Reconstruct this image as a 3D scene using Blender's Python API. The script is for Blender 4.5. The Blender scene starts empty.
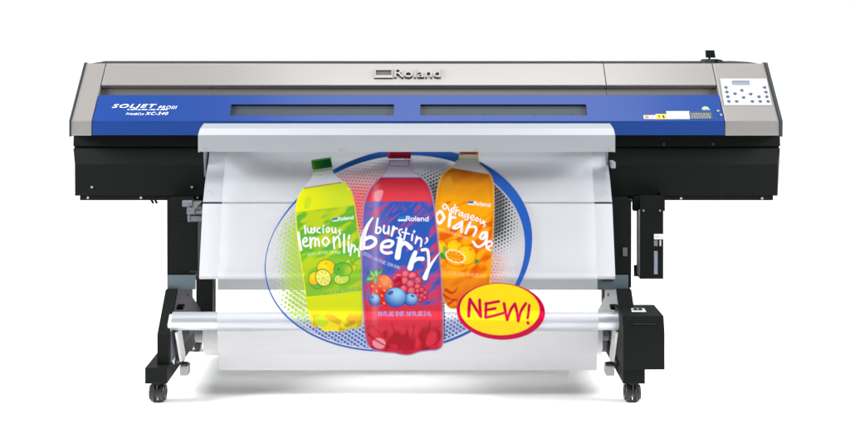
import bpy, bmesh, math
import numpy as np
from mathutils import Vector, Matrix

# ------------------------------------------------------------------ camera, world, lamps, exposure
S = bpy.context.scene
F = 1273.0            # focal length in pixels of the 850 px wide photograph
D0, H, CX, HY = 4.7, 1.33, 425.0, 17.0
cam_d = bpy.data.cameras.new('camera'); cam = bpy.data.objects.new('camera', cam_d)
S.collection.objects.link(cam); S.camera = cam
cam.location = (0, -D0, H); cam.rotation_euler = (math.pi/2, 0, 0)
cam_d.sensor_width = 36; cam_d.lens = 36*F/850
cam_d.shift_y = -(224-HY)/850; cam_d.clip_end = 100

W = bpy.data.worlds.new('World'); S.world = W; W.use_nodes = True
nt = W.node_tree; bg = nt.nodes['Background']
tc = nt.nodes.new('ShaderNodeTexCoord'); sp = nt.nodes.new('ShaderNodeSeparateXYZ')
rp = nt.nodes.new('ShaderNodeValToRGB')
mp = nt.nodes.new('ShaderNodeMapRange'); mp.inputs['From Min'].default_value = -1; mp.inputs['From Max'].default_value = 1
nt.links.new(tc.outputs['Generated'], sp.inputs[0]); nt.links.new(sp.outputs['Z'], mp.inputs['Value'])
nt.links.new(mp.outputs[0], rp.inputs[0]); nt.links.new(rp.outputs[0], bg.inputs['Color'])
cr = rp.color_ramp
cr.elements[0].position = 0.45; cr.elements[0].color = (.80,.80,.80,1)
cr.elements[1].position = 1.0; cr.elements[1].color = (.80,.81,.83,1)
e = cr.elements.new(0.72); e.color = (.30,.31,.33,1)
bg.inputs['Strength'].default_value = 0.24

def lamp(name, loc, target, sx, sy, power, col=(1,1,1), spread=180):
    l = bpy.data.lights.new(name, 'AREA'); l.shape = 'RECTANGLE'; l.size = sx; l.size_y = sy
    l.energy = power; l.color = col; l.spread = math.radians(spread)
    o = bpy.data.objects.new(name, l); S.collection.objects.link(o); o.location = loc
    o.rotation_euler = (Vector(target)-Vector(loc)).to_track_quat('-Z', 'Y').to_euler()
    return o
lamp('overhead_softbox', (.22,-.35,3.3), (.22,-.05,.9), 2.1, 1.0, 26)
lamp('front_softbox', (-.3,-2.3,4.1), (0,-.3,.1), 2.4, 1.2, 25)
lamp('front_softbox', (.2,-5.6,2.3), (0,-.3,.5), 2.4, 1.2, 6)
lamp('backdrop_light', (-2.4,2.2,4.6), (-1.5,4.6,1.0), 3.6, 1.2, 152)
lamp('backdrop_light', (2.4,2.2,4.6), (1.5,4.6,1.0), 3.6, 1.2, 152)
lamp('floor_fill_light', (-4.2,-.65,2.1), (.25,0,0), 2.0, 1.6, 121, spread=75)  # unseen fill lamps added to lift the floor shadow under the stand
lamp('floor_fill_light', (4.2,-.65,2.1), (-.25,0,0), 2.0, 1.6, 108, spread=75)
S.view_settings.view_transform = 'Standard'; S.view_settings.look = 'None'
S.view_settings.exposure = -0.12; S.view_settings.gamma = 1
S.render.engine = 'CYCLES'
S.cycles.max_bounces = 10; S.cycles.transparent_max_bounces = 16

# ------------------------------------------------------------------ helpers
def X(px, Y): return (px-CX)*(D0+Y)/F
def Z(py, Y): return H-(py-HY)*(D0+Y)/F
def lin(c):
    return tuple(((v/255)/12.92 if v/255 <= .04045 else ((v/255+.055)/1.055)**2.4) for v in c)

def mat(name, col, rough=.5, metal=0., spec=.5, noise=0., nscale=60., bump=0., coat=0., stretch=None, rvar=0.):
    m = bpy.data.materials.new(name); m.use_nodes = True
    n = m.node_tree.nodes; L = m.node_tree.links; p = n['Principled BSDF']
    p.inputs['Base Color'].default_value = (*col, 1); p.inputs['Roughness'].default_value = rough
    p.inputs['Metallic'].default_value = metal; p.inputs['Specular IOR Level'].default_value = spec
    p.inputs['Coat Weight'].default_value = coat
    t = n.new('ShaderNodeTexCoord'); mpn = n.new('ShaderNodeMapping'); nz = n.new('ShaderNodeTexNoise')
    nz.inputs['Scale'].default_value = nscale; nz.inputs['Detail'].default_value = 4
    if stretch: mpn.inputs['Scale'].default_value = stretch
    L.new(t.outputs['Object'], mpn.inputs[0]); L.new(mpn.outputs[0], nz.inputs[0])
    if noise:
        mx = n.new('ShaderNodeMixRGB'); mx.blend_type = 'MULTIPLY'
        mr = n.new('ShaderNodeMapRange'); mr.inputs['To Min'].default_value = 1-noise; mr.inputs['To Max'].default_value = 1+noise
        L.new(nz.outputs[0], mr.inputs[0]); mx.inputs[0].default_value = 1
        mx.inputs[1].default_value = (*col, 1); L.new(mr.outputs[0], mx.inputs[2]); L.new(mx.outputs[0], p.inputs['Base Color'])
    if rvar:
        r2 = n.new('ShaderNodeMapRange'); r2.inputs['To Min'].default_value = rough-rvar; r2.inputs['To Max'].default_value = rough+rvar
        L.new(nz.outputs[0], r2.inputs[0]); L.new(r2.outputs[0], p.inputs['Roughness'])
    if bump:
        b = n.new('ShaderNodeBump'); b.inputs['Strength'].default_value = bump; b.inputs['Distance'].default_value = .001
        L.new(nz.outputs[0], b.inputs['Height']); L.new(b.outputs[0], p.inputs['Normal'])
    return m

M = dict(
 silver = mat('silver_paint', (.35,.335,.325), .36, .55, noise=.03, nscale=500, bump=.05, rvar=.03),
 blue   = mat('blue_paint', (.006,.040,.205), .32, .1, .55, noise=.05, nscale=500, bump=.05, rvar=.03),
 black  = mat('black_powder_coat', (.0045,.0060,.0050), .6, 0, .10, noise=.15, nscale=300, bump=.12),
 slate  = mat('slate_plastic', (.042,.050,.056), .7, 0, .0, noise=.1, nscale=200, bump=.1),
 bracket= mat('slate_painted_steel', (.08,.115,.135), .5, noise=.08, nscale=90, bump=.08),
 dark   = mat('dark_channel', (.10,.10,.097), .4, .4, noise=.08, nscale=120),
 bar    = mat('pale_grey_paint', (.30,.325,.35), .42, .1, noise=.02, nscale=250, bump=.05),
 alu    = mat('polished_aluminium', (.53,.555,.60), .50, .85, noise=.03, nscale=40, stretch=(1,30,30), rvar=.03),
 tube   = mat('satin_aluminium', (.54,.56,.60), .30, .6, noise=.03, nscale=60, stretch=(1,20,20), rvar=.04),
 plate  = mat('pale_painted_plate', (.47,.475,.505), .4, noise=.02, nscale=30),
 steel  = mat('zinc_steel', (.15,.15,.175), .45, .3, noise=.1, nscale=80, bump=.1),
 white  = mat('white_plastic', (.80,.80,.79), .4, noise=.03, nscale=60),
 paper  = mat('white_paper', (.86,.86,.86), .7, noise=.01, nscale=40),
 rubber = mat('black_rubber', (.006,.006,.006), .5, noise=.2, nscale=80, bump=.2),
 pane   = mat('tinted_window', (.042,.052,.064), .32, .0, .25, noise=.05, nscale=15, stretch=(.2,6,6)),
 screw  = mat('bright_screw', (.62,.60,.55), .35, .8, noise=.1, nscale=200),
 hole   = mat('dark_screw', (.01,.01,.01), .5, noise=.1),
 button = mat('blue_grey_rubber', (.062,.078,.12), .4, noise=.1, nscale=200),
 panel  = mat('panel_overlay', (.45,.47,.51), .5, noise=.02, nscale=200),
 lcd    = mat('lcd_glass', (.20,.23,.26), .15, noise=.05, nscale=200),
 letter_shade = mat('letter_side_shade', (.17,.17,.18), .3, .7, noise=.03, nscale=200),  # dark tone stands in for shade on letter sides and outlines
 labelw = mat('label_white', (.56,.57,.60), .5, noise=.03),
 wink   = mat('white_ink', (.78,.80,.85), .5, noise=.02),
 yel    = mat('yellow_label', lin((238,196,70)), .5, noise=.03),
 org    = mat('orange_ink', lin((200,120,40)), .5, noise=.03),
 redink = mat('red_ink', lin((200,90,90)), .5, noise=.03),
 greyink= mat('grey_ink', (.35,.36,.38), .5, noise=.03),
 darklab= mat('charcoal_label', lin((52,60,70)), .5, noise=.15, nscale=400),
 cyan   = mat('cyan_ink', lin((60,170,210)), .5, noise=.03),
 lime   = mat('lime_ink', lin((190,210,90)), .5, noise=.03),
 brown  = mat('amber_pipe', (.22,.12,.07), .4, noise=.1),
 floor  = mat('white_studio_paper', (.95,.95,.95), .9, 0, .1, noise=.01, nscale=3),
)

def wloc(o):
    v = Vector((0,0,0))
    while o is not None: v = v + o.location; o = o.parent
    return v
def empty(name, loc, label, cat, group=None):
    o = bpy.data.objects.new(name, None); S.collection.objects.link(o); o.location = loc
    o['label'] = label; o['category'] = cat
    if group: o['group'] = group
    return o
def mk(name, bm, m, parent=None, origin=None, smooth=False):
    """bm is in world coordinates; the object's origin goes to `origin` (or its parent's)"""
    if origin is None: origin = wloc(parent) if parent else Vector((0,0,0))
    origin = Vector(origin)
    bmesh.ops.translate(bm, verts=bm.verts, vec=-origin)
    bmesh.ops.recalc_face_normals(bm, faces=bm.faces)
    me = bpy.data.meshes.new(name); bm.to_mesh(me); bm.free()
    if not isinstance(m, (list, tuple)): m = [m]
    for k in m: me.materials.append(k)
    if smooth:
        for p in me.polygons: p.use_smooth = True
        if hasattr(me, 'set_sharp_from_angle'): me.set_sharp_from_angle(angle=math.radians(35))
    o = bpy.data.objects.new(name, me); S.collection.objects.link(o)
    if parent: o.parent = parent; o.location = origin - wloc(parent)
    else: o.location = origin
    return o
def box(bm, x0, x1, y0, y1, z0, z1, bev=0, seg=2):
    r = bmesh.ops.create_cube(bm, size=1)
    vs = r['verts']
    for v in vs:
        v.co = Vector(((x0+x1)/2+v.co.x*(x1-x0), (y0+y1)/2+v.co.y*(y1-y0), (z0+z1)/2+v.co.z*(z1-z0)))
    if bev:
        es = list({e for v in vs for e in v.link_edges})
        bmesh.ops.bevel(bm, geom=es, offset=bev, segments=seg, affect='EDGES', profile=.7)
    return bm
def prism(bm, pts, a, b, fn, bev=0):
    """polygon pts swept between a and b; fn(p, t) -> world"""
    v0 = [bm.verts.new(fn(p, a)) for p in pts]; v1 = [bm.verts.new(fn(p, b)) for p in pts]
    f = [bm.faces.new(v0), bm.faces.new(v1[::-1])]
    n = len(pts)
    for i in range(n): f.append(bm.faces.new((v0[i], v1[i], v1[(i+1)%n], v0[(i+1)%n])))
    if bev:
        bmesh.ops.bevel(bm, geom=list({e for q in f for e in q.edges}), offset=bev, segments=2, affect='EDGES', profile=.7)
    return bm
def yz(bm, pts, x0, x1, bev=0): return prism(bm, pts, x0, x1, lambda p, t: (t, p[0], p[1]), bev)
def cyl(bm, p0, p1, r, seg=32, r2=None):
    p0, p1 = Vector(p0), Vector(p1); d = p1-p0
    q = d.to_track_quat('Z', 'Y').to_matrix().to_4x4(); q.translation = (p0+p1)/2
    bmesh.ops.create_cone(bm, cap_ends=True, segments=seg, radius1=r, radius2=r if r2 is None else r2, depth=d.length, matrix=q)
    return bm
def ring(bm, p0, p1, ro, ri, seg=40):
    """hollow tube"""
    p0, p1 = Vector(p0), Vector(p1); d = (p1-p0).normalized(); u = d.orthogonal().normalized(); w = d.cross(u)
    R = []
    for p, r in ((p0,ro),(p1,ro),(p1,ri),(p0,ri)):
        R.append([bm.verts.new(p+u*math.cos(t)*r+w*math.sin(t)*r) for t in [2*math.pi*i/seg for i in range(seg)]])
    for k in range(4):
        a, b = R[k], R[(k+1)%4]
        for i in range(seg): bm.faces.new((a[i], a[(i+1)%seg], b[(i+1)%seg], b[i]))
    return bm

# slope of the machine's top: A is its front lower edge, coordinates (x, s up the slope, h off it)
A = Vector((0,-.05,.950)); B = Vector((0,.155,1.153))
SE = (B-A).normalized(); SN = Vector((0,-SE.z,SE.y)); SL = (B-A).length
def sl(p, h): return Vector((p[0],0,0))+A+SE*p[1]+SN*h
def hit(px, py, h=0):
    d = Vector(((px-CX)/F, 1, -(py-HY)/F)); o = Vector((0,-D0,H))
    q = A+SN*h; t = (q-o).dot(SN)/d.dot(SN); w = o+d*t
    return (w.x, (w-q).dot(SE))
def slab(bm, pts, h0, h1, bev=0): return prism(bm, pts, h0, h1, sl, bev)
S85 = hit(425,85)[1]; S95 = hit(425,95)[1]

def text_bm(body, xf, shear=0, extrude=0., bold=0., space=1.):
    """flat lettering normalised to 0..1 in x and y, pushed through xf(u, v, w)"""
    c = bpy.data.curves.new('t','FONT'); c.body = body; c.extrude = extrude; c.shear = shear; c.offset = bold
    c.resolution_u = 4; c.space_character = space
    o = bpy.data.objects.new('t', c); S.collection.objects.link(o)
    dg = bpy.context.evaluated_depsgraph_get(); me = bpy.data.meshes.new_from_object(o.evaluated_get(dg))
    bm = bmesh.new(); bm.from_mesh(me)
    bpy.data.objects.remove(o); bpy.data.meshes.remove(me); bpy.data.curves.remove(c)
    xs = [v.co.x for v in bm.verts]; ys = [v.co.y for v in bm.verts]
    x0, x1, y0, y1 = min(xs), max(xs), min(ys), max(ys)
    for v in bm.verts: v.co = xf((v.co.x-x0)/(x1-x0), (v.co.y-y0)/(y1-y0), v.co.z)
    return bm
def slope_text(body, px0, px1, pyb, pyt, h, **k):
    a = hit(px0, pyb); b = hit(px1, pyt)
    return text_bm(body, lambda u,v,w: sl((a[0]+(b[0]-a[0])*u, a[1]+(b[1]-a[1])*v), h+w), **k)

# ------------------------------------------------------------------ the setting: a white paper sweep
bm = bmesh.new()
prof = [(-9,0),(3.2,0)]
for i in range(1,17):
    t = math.pi/2*i/16; prof.append((3.2+1.6*math.sin(t), 1.6-1.6*math.cos(t)))
prof += [(4.8,7)]
L_ = [bm.verts.new((-9,y,z)) for y,z in prof]; R_ = [bm.verts.new((9,y,z)) for y,z in prof]
for i in range(len(prof)-1): bm.faces.new((L_[i],R_[i],R_[i+1],L_[i+1]))
fl = mk('floor', bm, M['floor'], smooth=True); fl['kind'] = 'structure'

# ------------------------------------------------------------------ the printer
P = empty('wide_format_printer', (-.1,0,0), 'wide blue and silver inkjet printer standing on a black wheeled stand', 'printer')
def part(name, bm, m, parent=P, **k): return mk(name, bm, M[m] if isinstance(m, str) else m, parent, **k)

# black body
shell = [(0,.892),(0,.853),(.012,.851),(.012,.848),(-.006,.845),(-.035,.790),(-.035,.675),(.45,.675),(.45,.892)]
bm = bmesh.new()
yz(bm, [(0.004,.8955),(0,.853),(.45,.853),(.45,.8955)], X(73.2,0), X(780.3,0), .002)
part('upper_body', bm, 'black')
bm = bmesh.new()
yz(bm, [(0.008,.8525),(.44,.8525),(.44,.846),(.008,.846)], X(73.8,0), X(779.6,0))
def shell_pt(p, t):
    lo = p[1] < .80
    return ((X(74.9,-.035) if lo else X(73.4,0)) if t == 0 else (X(777.7,-.035) if lo else X(780,0)), p[0], p[1])
prism(bm, [(-.002,.8455),(-.035,.790),(-.035,.675),(.45,.675),(.45,.8455)], 0, 1, shell_pt, .0015)
o = part('body_shell', bm, 'black')
bm = bmesh.new(); box(bm, X(80,-.03), X(773,-.03), -.03, .43, Z(200.2,-.03), .6745)
part('bottom_flange', bm, 'black')
# inner core beneath the slope
bm = bmesh.new()
yz(bm, [(-.03,.8965),(-.03,.925),(.175,1.128),(.44,1.128),(.44,.8965)], -1.275, 1.275)
part('inner_core', bm, 'slate')
# end caps
CAPL, CAPR = hit(92,121)[0], hit(724.7,121)[0]
prof = [(-.05,.897),(-.05,.950),(.155,1.153),(.175,1.153),(.44,1.11),(.44,.897)]
for x0,x1 in ((X(70.8,-.05), CAPL-.0015), (CAPR+.0015, X(779.3,-.05))):
    bm = bmesh.new(); yz(bm, prof, x0, x1, .003); part('end_cap', bm, 'silver')
big = [(-.051,.893),(-.052,.952),(.154,1.1565),(.176,1.1565),(.45,1.114),(.45,.893)]
for x0,x1 in ((X(69.2,-.05), X(70.6,-.05)), (X(779.6,-.05), X(782.6,-.05))):
    bm = bmesh.new(); yz(bm, big, x0, x1, .001); part('side_panel', bm, 'slate')
# silver top cover in two lengths with a seam
seam = hit(605,75)[0]
for x0,x1 in ((CAPL+.0015, seam-.0012), (seam+.0012, CAPR-.0015)):
    bm = bmesh.new()
    slab(bm, [(x0,S85),(x1,S85),(x1,SL),(x0,SL)], -.018, 0, .002)
    part('top_cover', bm, 'silver')
# recessed channel below it
for x0,x1 in ((CAPL+.0015, seam-.0008), (seam+.0008, CAPR-.0015)):
    bm = bmesh.new()
    slab(bm, [(x0,S95-.008),(x1,S95-.008),(x1,S85+.02),(x0,S85+.02)], -.024, -.0185)
    part('recess_channel', bm, 'dark')
# rear deck
bm = bmesh.new()
prism(bm, [(-1.272,.158),(1.268,.158),(1.268,.30),(1.235,.40),(-1.285,.40),(-1.272,.30)], 1.140, 1.1545, lambda p,t:(p[0],p[1],t), .002)
part('rear_deck', bm, 'slate')
# blue front cover with two window openings
x0, x1 = CAPL+.0015, CAPR-.0015
wl = [hit(229.5,115.3), hit(394,104.3)]; wr = [hit(420.3,115.3), hit(586,104.3)]
wx = [(wl[0][0]+.001, wl[1][0]), (wr[0][0], wr[1][0])]; ws0, ws1 = wl[0][1], wl[1][1]
bm = bmesh.new(); T = .004
def rect(a,b,c,d): slab(bm, [(a,c),(b,c),(b,d),(a,d)], -T, 0)
rect(x0,x1,0.0,ws0); rect(x0,x1,ws1,S95)
rect(x0,wx[0][0],ws0,ws1); rect(wx[0][1],wx[1][0],ws0,ws1); rect(wx[1][1],x1,ws0,ws1)
bmesh.ops.remove_doubles(bm, verts=bm.verts, dist=1e-5)
# drop interior duplicate walls
seen = {}
for f in list(bm.faces):
    k = tuple(sorted(v.index for v in f.verts)) if False else tuple(sorted((round(v.co.x,5),round(v.co.y,5),round(v.co.z,5)) for v in f.verts))
    seen.setdefault(k, []).append(f)
kill = [f for fs in seen.values() if len(fs) > 1 for f in fs]
bmesh.ops.delete(bm, geom=kill, context='FACES')
yz(bm, [(-.0502,.8985),(-.0502,.9497),(-.0455,.9497+.0),(-.040,.8985)], x0, x1)
fc = part('front_cover', bm, 'blue')
for a,b in wx:
    bm = bmesh.new()
    slab(bm, [(a-.004,ws0-.004),(b+.004,ws0-.004),(b+.004,ws1+.004),(a-.004,ws1+.004)], -.0105, -.0085)
    w = part('window', bm, 'pane', fc)
    bm = bmesh.new()
    slab(bm, [(a,ws0+.0005),(b,ws0+.0005),(b,ws0+.004),(a,ws0+.004)], -.0084, -.0065)
    slab(bm, [(a,ws1-.012),(b,ws1-.012),(b,ws1-.0108),(a,ws1-.0108)], -.0084, -.0078)
    part('window_rail', bm, 'slate', fc)

# screws: one mesh, copied
def disc(r, t, m, ax):
    bm = bmesh.new(); cyl(bm, (0,0,0), Vector(ax)*t, r, 12)
    me = bpy.data.meshes.new('screw'); bm.to_mesh(me); bm.free(); me.materials.append(M[m])
    for p in me.polygons: p.use_smooth = False
    return me
sc_bright = disc(.0045, .003, 'screw', (0,-1,0)); sc_dark = disc(.0058, .002, 'hole', (0,-1,0))
sc_slope = disc(.0055, .003, 'hole', SN); sc_lslope = disc(.0045, .0025, 'screw', SN)
def put(name, me, loc, parent=P, label=None):
    o = bpy.data.objects.new(name, me); S.collection.objects.link(o); o.parent = parent
    o.location = Vector(loc)-wloc(parent)
    if label: o['label'] = label
    return o
for px,py in ((92,187),(192,187)): put('screw', sc_bright, (X(px,-.035), -.035, Z(py,-.035)))
for px,py in ((88,197.7),(141,197.7),(197.5,197.7),(616,198.3),(681,198.3),(762,198.3)): put('screw', sc_bright, (X(px,-.035), -.0345, Z(py,-.035)))
for px,py in ((664,144.3),(713,144.3)): put('screw', sc_dark, (X(px,0), 0.001, Z(py,0)))
for px in (102.5,211,605,714.5-1.2):
    q = hit(px,87.2,-.0165); put('screw', sc_slope, sl(q, -.0184))
for px in (244,294,341,388,435,485,535,571):
    q = hit(px,115,-.0065)
    bmx = sl((q[0], ws0+.003), -.0064); put('screw', sc_slope, bmx, fc)
for px,py in ((718,111),(721,115)):
    q = hit(px,py); put('screw', sc_lslope, sl(q,0), fc)

# lettering and labels on the blue cover
def sub(name, bm, m, parent=fc, label=None):
    o = part(name, bm, m, parent)
    if label: o['label'] = label
    return o
sub('lettering', slope_text('SOLJET', 111.5,157, 109.0,104.2, .0008, shear=.3, bold=.012, space=1.18), 'wink')
sub('lettering', slope_text('PROIII', 158,177.5, 109.0,105.9, .0008, shear=.3, bold=.0, space=1.15), 'wink')
bm = bmesh.new()
xx = 127.5
for i,wd in enumerate((2.2,4.6,1.6,3.4,6.5,1.6,5.2,3,8.2)):
    a = hit(xx,110.0); b = hit(xx+wd*.9,109.4); slab(bm, [(a[0],a[1]),(b[0],a[1]),(b[0],b[1]),(a[0],b[1])], .0004,.0009); xx += wd+.55
sub('lettering', bm, 'wink')
sub('lettering', slope_text('Print&Cut', 126,144.5, 115.0,112.8, .0008, shear=.25), 'wink')
sub('lettering', slope_text('XC-540', 145,168.5, 115.0,112.0, .0008, shear=.3, bold=.008, space=1.15), 'wink')
def tag_slab(p0,p1,py0,py1,m,h=.0008,name='warning_label',label=None):
    a = hit(p0,py1); b = hit(p1,py0); bm = bmesh.new()
    slab(bm, [(a[0],a[1]),(b[0],a[1]),(b[0],b[1]),(a[0],b[1])], .0002, h)
    return sub(name, bm, m, fc, label)
tag_slab(644,655.4,115.2,119,'labelw')
tag_slab(645.2,648.4,115.8,118.4,'org',.0014)
bm = slope_text('LASER', 649.8,654.4,117.8,116.2,.0014); sub('lettering', bm, 'redink')
tag_slab(656.2,666.6,114.2,119,'yel',label='yellow warning label with a black symbol')
sub('lettering', slope_text('!', 658.6,659.6,118.2,115.2,.0014, bold=.02), 'hole')
bm = bmesh.new(); q = hit(663.3,116.4)
cyl(bm, sl(q,.0009), sl(q,.0014), .0045, 14); q2 = hit(663.9,117.8); cyl(bm, sl(q2,.0009), sl(q2,.0014), .003, 10)
sub('symbol', bm, 'hole')
tag_slab(667.4,689.3,111.2,119,'labelw',label='white label with fine grey print')
bm = bmesh.new()
for k,(u,w) in enumerate(((669,18),(669,14),(669,17),(669,12),(669,16))):
    a = hit(u,113.0+k*1.15); b = hit(u+w,112.6+k*1.15); slab(bm, [(a[0],a[1]),(b[0],a[1]),(b[0],b[1]),(a[0],b[1])], .0009,.0012)
sub('printed_lines', bm, 'greyink')
tag_slab(689.8,711.6,111.7,119,'darklab',label='charcoal label with rows of small marks')
bm = bmesh.new()
rng = np.random.default_rng(3)
for r in range(4):
    u = 691.2
    while u < 710:
        wd = rng.uniform(.8,2.6)
        a = hit(u,113.9+r*1.45); b = hit(min(u+wd,710.6),113.4+r*1.45); slab(bm, [(a[0],a[1]),(b[0],a[1]),(b[0],b[1]),(a[0],b[1])], .0009,.0012); u += wd+.9
sub('printed_lines', bm, 'greyink')
# small rainbow arch emblem
for k,(r0,m) in enumerate(((.0125,'cyan'),(.0095,'lime'),(.0065,'yel'))):
    c = hit(705.6,109.0); bm = bmesh.new(); pts = []
    for i in range(13):
        t = math.pi*i/12; pts.append((c[0]+r0*1.1*math.cos(t), c[1]+r0*math.sin(t)))
    for i in range(12,-1,-1):
        t = math.pi*i/12; pts.append((c[0]+(r0-.0033)*1.1*math.cos(t), c[1]+(r0-.0033)*math.sin(t)))
    slab(bm, pts, .0003, .0009+.0002*k); sub('emblem', bm, m)
sub('lettering', slope_text('VOCA', 702,709.8,110.3,108.9,.0012), 'wink')

# brand badge on the silver cover
bb = bmesh.new()
def bar_px(bm, p0,p1,py0,py1,h0,h1):
    a = hit(p0,py1); b = hit(p1,py0); slab(bm, [(a[0],a[1]),(b[0],a[1]),(b[0],b[1]),(a[0],b[1])], h0,h1)
bar_px(bb,374.5,393,69.8,71.0,.0003,.0055); bar_px(bb,374.5,376,71.0,76.0,.0003,.0055); bar_px(bb,391.4,393,71.0,76.0,.0003,.0055)
bar_px(bb,374.5,393,76.0,78.6,.0003,.0055)
def shade_sides(o):  # silver tops, sides left dark as painted shade
    o.data.materials.append(M['silver'])
    for p in o.data.polygons:
        if p.normal.dot(SN) > .9: p.material_index = 1
    return o
be = bmesh.new(); bar_px(be,374.1,393.4,69.5,78.9,.0002,.001)
badge = shade_sides(part('brand_badge', bb, 'letter_shade'))
bm = slope_text('Roland', 394.1,441.0, 78.8,69.8,.0015, extrude=.001, bold=.012)
mk('badge_shadow', be, M['dark'], badge)  # dark backing painted as the shadow outline of the badge
mk('lettering_shadow', bm, M['letter_shade'], badge)  # wider dark copy of the letters, painted as their shadow outline
bm = slope_text('Roland', 394.5,440.5,78.4,70.0,.004, extrude=.004, bold=.0)
shade_sides(mk('lettering', bm, M['letter_shade'], badge))

# control panel
cpanel = [hit(724.2,105.2), hit(771.8,105.2), hit(766.4,78.8), hit(720.0,78.8)]
bm = bmesh.new(); slab(bm, cpanel, .0003, .0016, 0)
cp = part('control_panel', bm, 'panel')
bm = bmesh.new(); bar_px(bm, 732.6,749.2,81.4,85.2,.0017,.0026)
mk('display', bm, M['lcd'], cp)
bm = bmesh.new(); bar_px(bm, 732.4,749.4,81.2,81.9,.0018,.0034); mk('display_hood', bm, M['button'], cp)
bm = bmesh.new()
bmesh.ops.create_uvsphere(bm, u_segments=16, v_segments=8, radius=.0070)
for v in bm.verts:
    v.co = Vector((v.co.x, 0, 0)) + SE*v.co.y + SN*(v.co.z*.4)
bme = bpy.data.meshes.new('button'); bm.to_mesh(bme); bm.free(); bme.materials.append(M['button'])
for p in bme.polygons: p.use_smooth = True
for u,v in ((514,194),(518,213),(522,232),(526,251),(558,251),(551,220),(579,206),(586,235),(615,221),(622,251),(649,232),(654,251),(672,194),(677,213),(681,232),(686,251)):
    q = hit(600+u/4.075, 40+v/4.075); put('button', bme, sl(q,.0022), cp)
for (u,v,w) in ((565,221,6),(600,221,6),(582,219,3),(608,198,3),(640,240,5),(668,240,5),(538,241,5),(640,222,4)):
    q = hit(600+u/4.075, 40+v/4.075); r = .0008*w/2; bm = bmesh.new()
    slab(bm, [(q[0]-r,q[1]-.0008),(q[0]+r,q[1]-.0008),(q[0]+r,q[1]+.0008),(q[0]-r,q[1]+.0008)], .0016,.002)
    mk('printed_mark', bm, M['lcd'], cp)

# media loading lever behind the top
Yl = .215
bm = bmesh.new()
yb = Yl
prism(bm, [(X(702.5,yb),1.146),(X(722.5,yb),1.146),(X(721.5,yb),Z(60.5,yb)),(X(719.5,yb),Z(59.2,yb)),(X(705,yb),Z(59.2,yb)),(X(703,yb),Z(60.8,yb))], yb-.03, yb+.05, lambda p,t:(p[0],t,p[1]), .002)
lv = part('lever_base', bm, 'slate')
bm = bmesh.new(); box(bm, X(714,yb), X(715.8,yb), yb-.033, yb+.02, 1.15, Z(59.0,yb)); mk('slot', bm, M['black'], lv)
bm = bmesh.new(); cyl(bm, (X(709.4,yb),yb,1.15), (X(709.4,yb),yb,Z(56,yb)), .004, 12)
lv2 = part('lever', bm, 'black', smooth=True)
bm = bmesh.new()
prism(bm, [(X(706.2,yb),Z(57.6,yb)),(X(715,yb),Z(57.6,yb)),(X(713.9,yb),Z(50.1,yb)),(X(705.6,yb),Z(50.1,yb))], yb-.012, yb+.012, lambda p,t:(p[0],t,p[1]), .002)
mk('knob', bm, M['black'], lv2)

# guard bar across the front
bx0, bx1 = X(198,-.21), X(615.2,-.21)
bm = bmesh.new()
def bar_pt(p, t):
    ins = .011 if p[1] > .944 else 0
    return ((bx0+ins) if t == 0 else (bx1-ins), p[0], p[1])
prism(bm, [(-.21,Z(151.8,-.21)),(-.21,Z(135,-.21)),(-.172,Z(128.3,-.172)),(-.158,Z(123.4,-.158)),(-.146,.9495),(-.135,.93),(-.13,.90),(-.204,.895),(-.204,Z(151.8,-.21))], 0, 1, bar_pt, .001)
gb = part('guard_bar', bm, 'bar')
for s in (0,1):
    bm = bmesh.new(); xa = bx0 if s==0 else bx1-.004
    yz(bm, [(-.206,.852),(-.206,.905),(-.172,.925),(-.06,.925),(-.06,.852)], xa+.001, xa+.003); part('bar_end', bm, 'bar', gb)
for px,py in ((205,149),(609,149),(476,149.5),(340,149.5)):
    put('screw', disc(.003,.002,'org',(0,-1,0)), (X(px,-.21),-.21,Z(py,-.21)), gb)
bm = bmesh.new(); box(bm, bx0+.01, bx1-.01, -.2030, -.115, .872, .890); part('unseen_dark_panel', bm, 'black', gb)  # unseen black panel added to darken the apron's reflection
# side arms carrying the bar
for a,b in ((203.2,207.6),(606.8,610.6)):
    bm = bmesh.new()
    yz(bm, [(-.10,.86),(-.03,.86),(-.05,.77),(-.08,.75)], X(a,-.1), X(b,-.1)-.008, .001); part('bar_arm', bm, 'steel')

# feed apron: polished curved upper plate, pale lower plate
ax0, ax1 = -.787, .663
def sheet(bm, prof, x0, x1, th, nx=1):
    pts = [Vector((0,y,z)) for y,z in prof]; off = []
    for i,p in enumerate(pts):
        t = (pts[min(i+1,len(pts)-1)]-pts[max(i-1,0)]).normalized(); off.append(p+Vector((0,t.z,-t.y))*-th)
    yz(bm, [(p.y,p.z) for p in pts]+[(p.y,p.z) for p in off[::-1]], x0, x1)
    return bm
ky = [140,152,157,162,170,180,192,203]; kY = [-.044,-.051,-.057,-.073,-.103,-.136,-.1625,-.187]
pys = np.linspace(140,202.6,22); Ys = np.interp(pys, ky, kY)
Ys = np.convolve(np.pad(Ys,2,mode='reflect',reflect_type='odd'), [.1,.2,.4,.2,.1], 'valid')
bm = bmesh.new(); sheet(bm, [(Y,Z(p,Y)) for p,Y in zip(pys,Ys)], ax0, ax1, -.003)
ap = part('feed_apron', bm, 'alu', smooth=True)
for px,py in ((214.2,155.6),(209.0,192.0),(212.4,193.6),(602,155.6),(604.5,192.0),(607.5,193.6)):
    Yq = np.interp(py, pys, Ys); put('screw', disc(.0025,.002,'steel',(0,-1,.3)), (X(px,Yq),Yq-.001,Z(py,Yq)), ap)
bm = bmesh.new()
lp = [(-.1905,Z(203.9,-.1905)),(-.262,Z(276.6,-.262)),(-.258,Z(278.2,-.258)),(-.22,Z(277.5,-.258)-.002)]
sheet(bm, lp, ax0, ax1, -.003)
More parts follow.
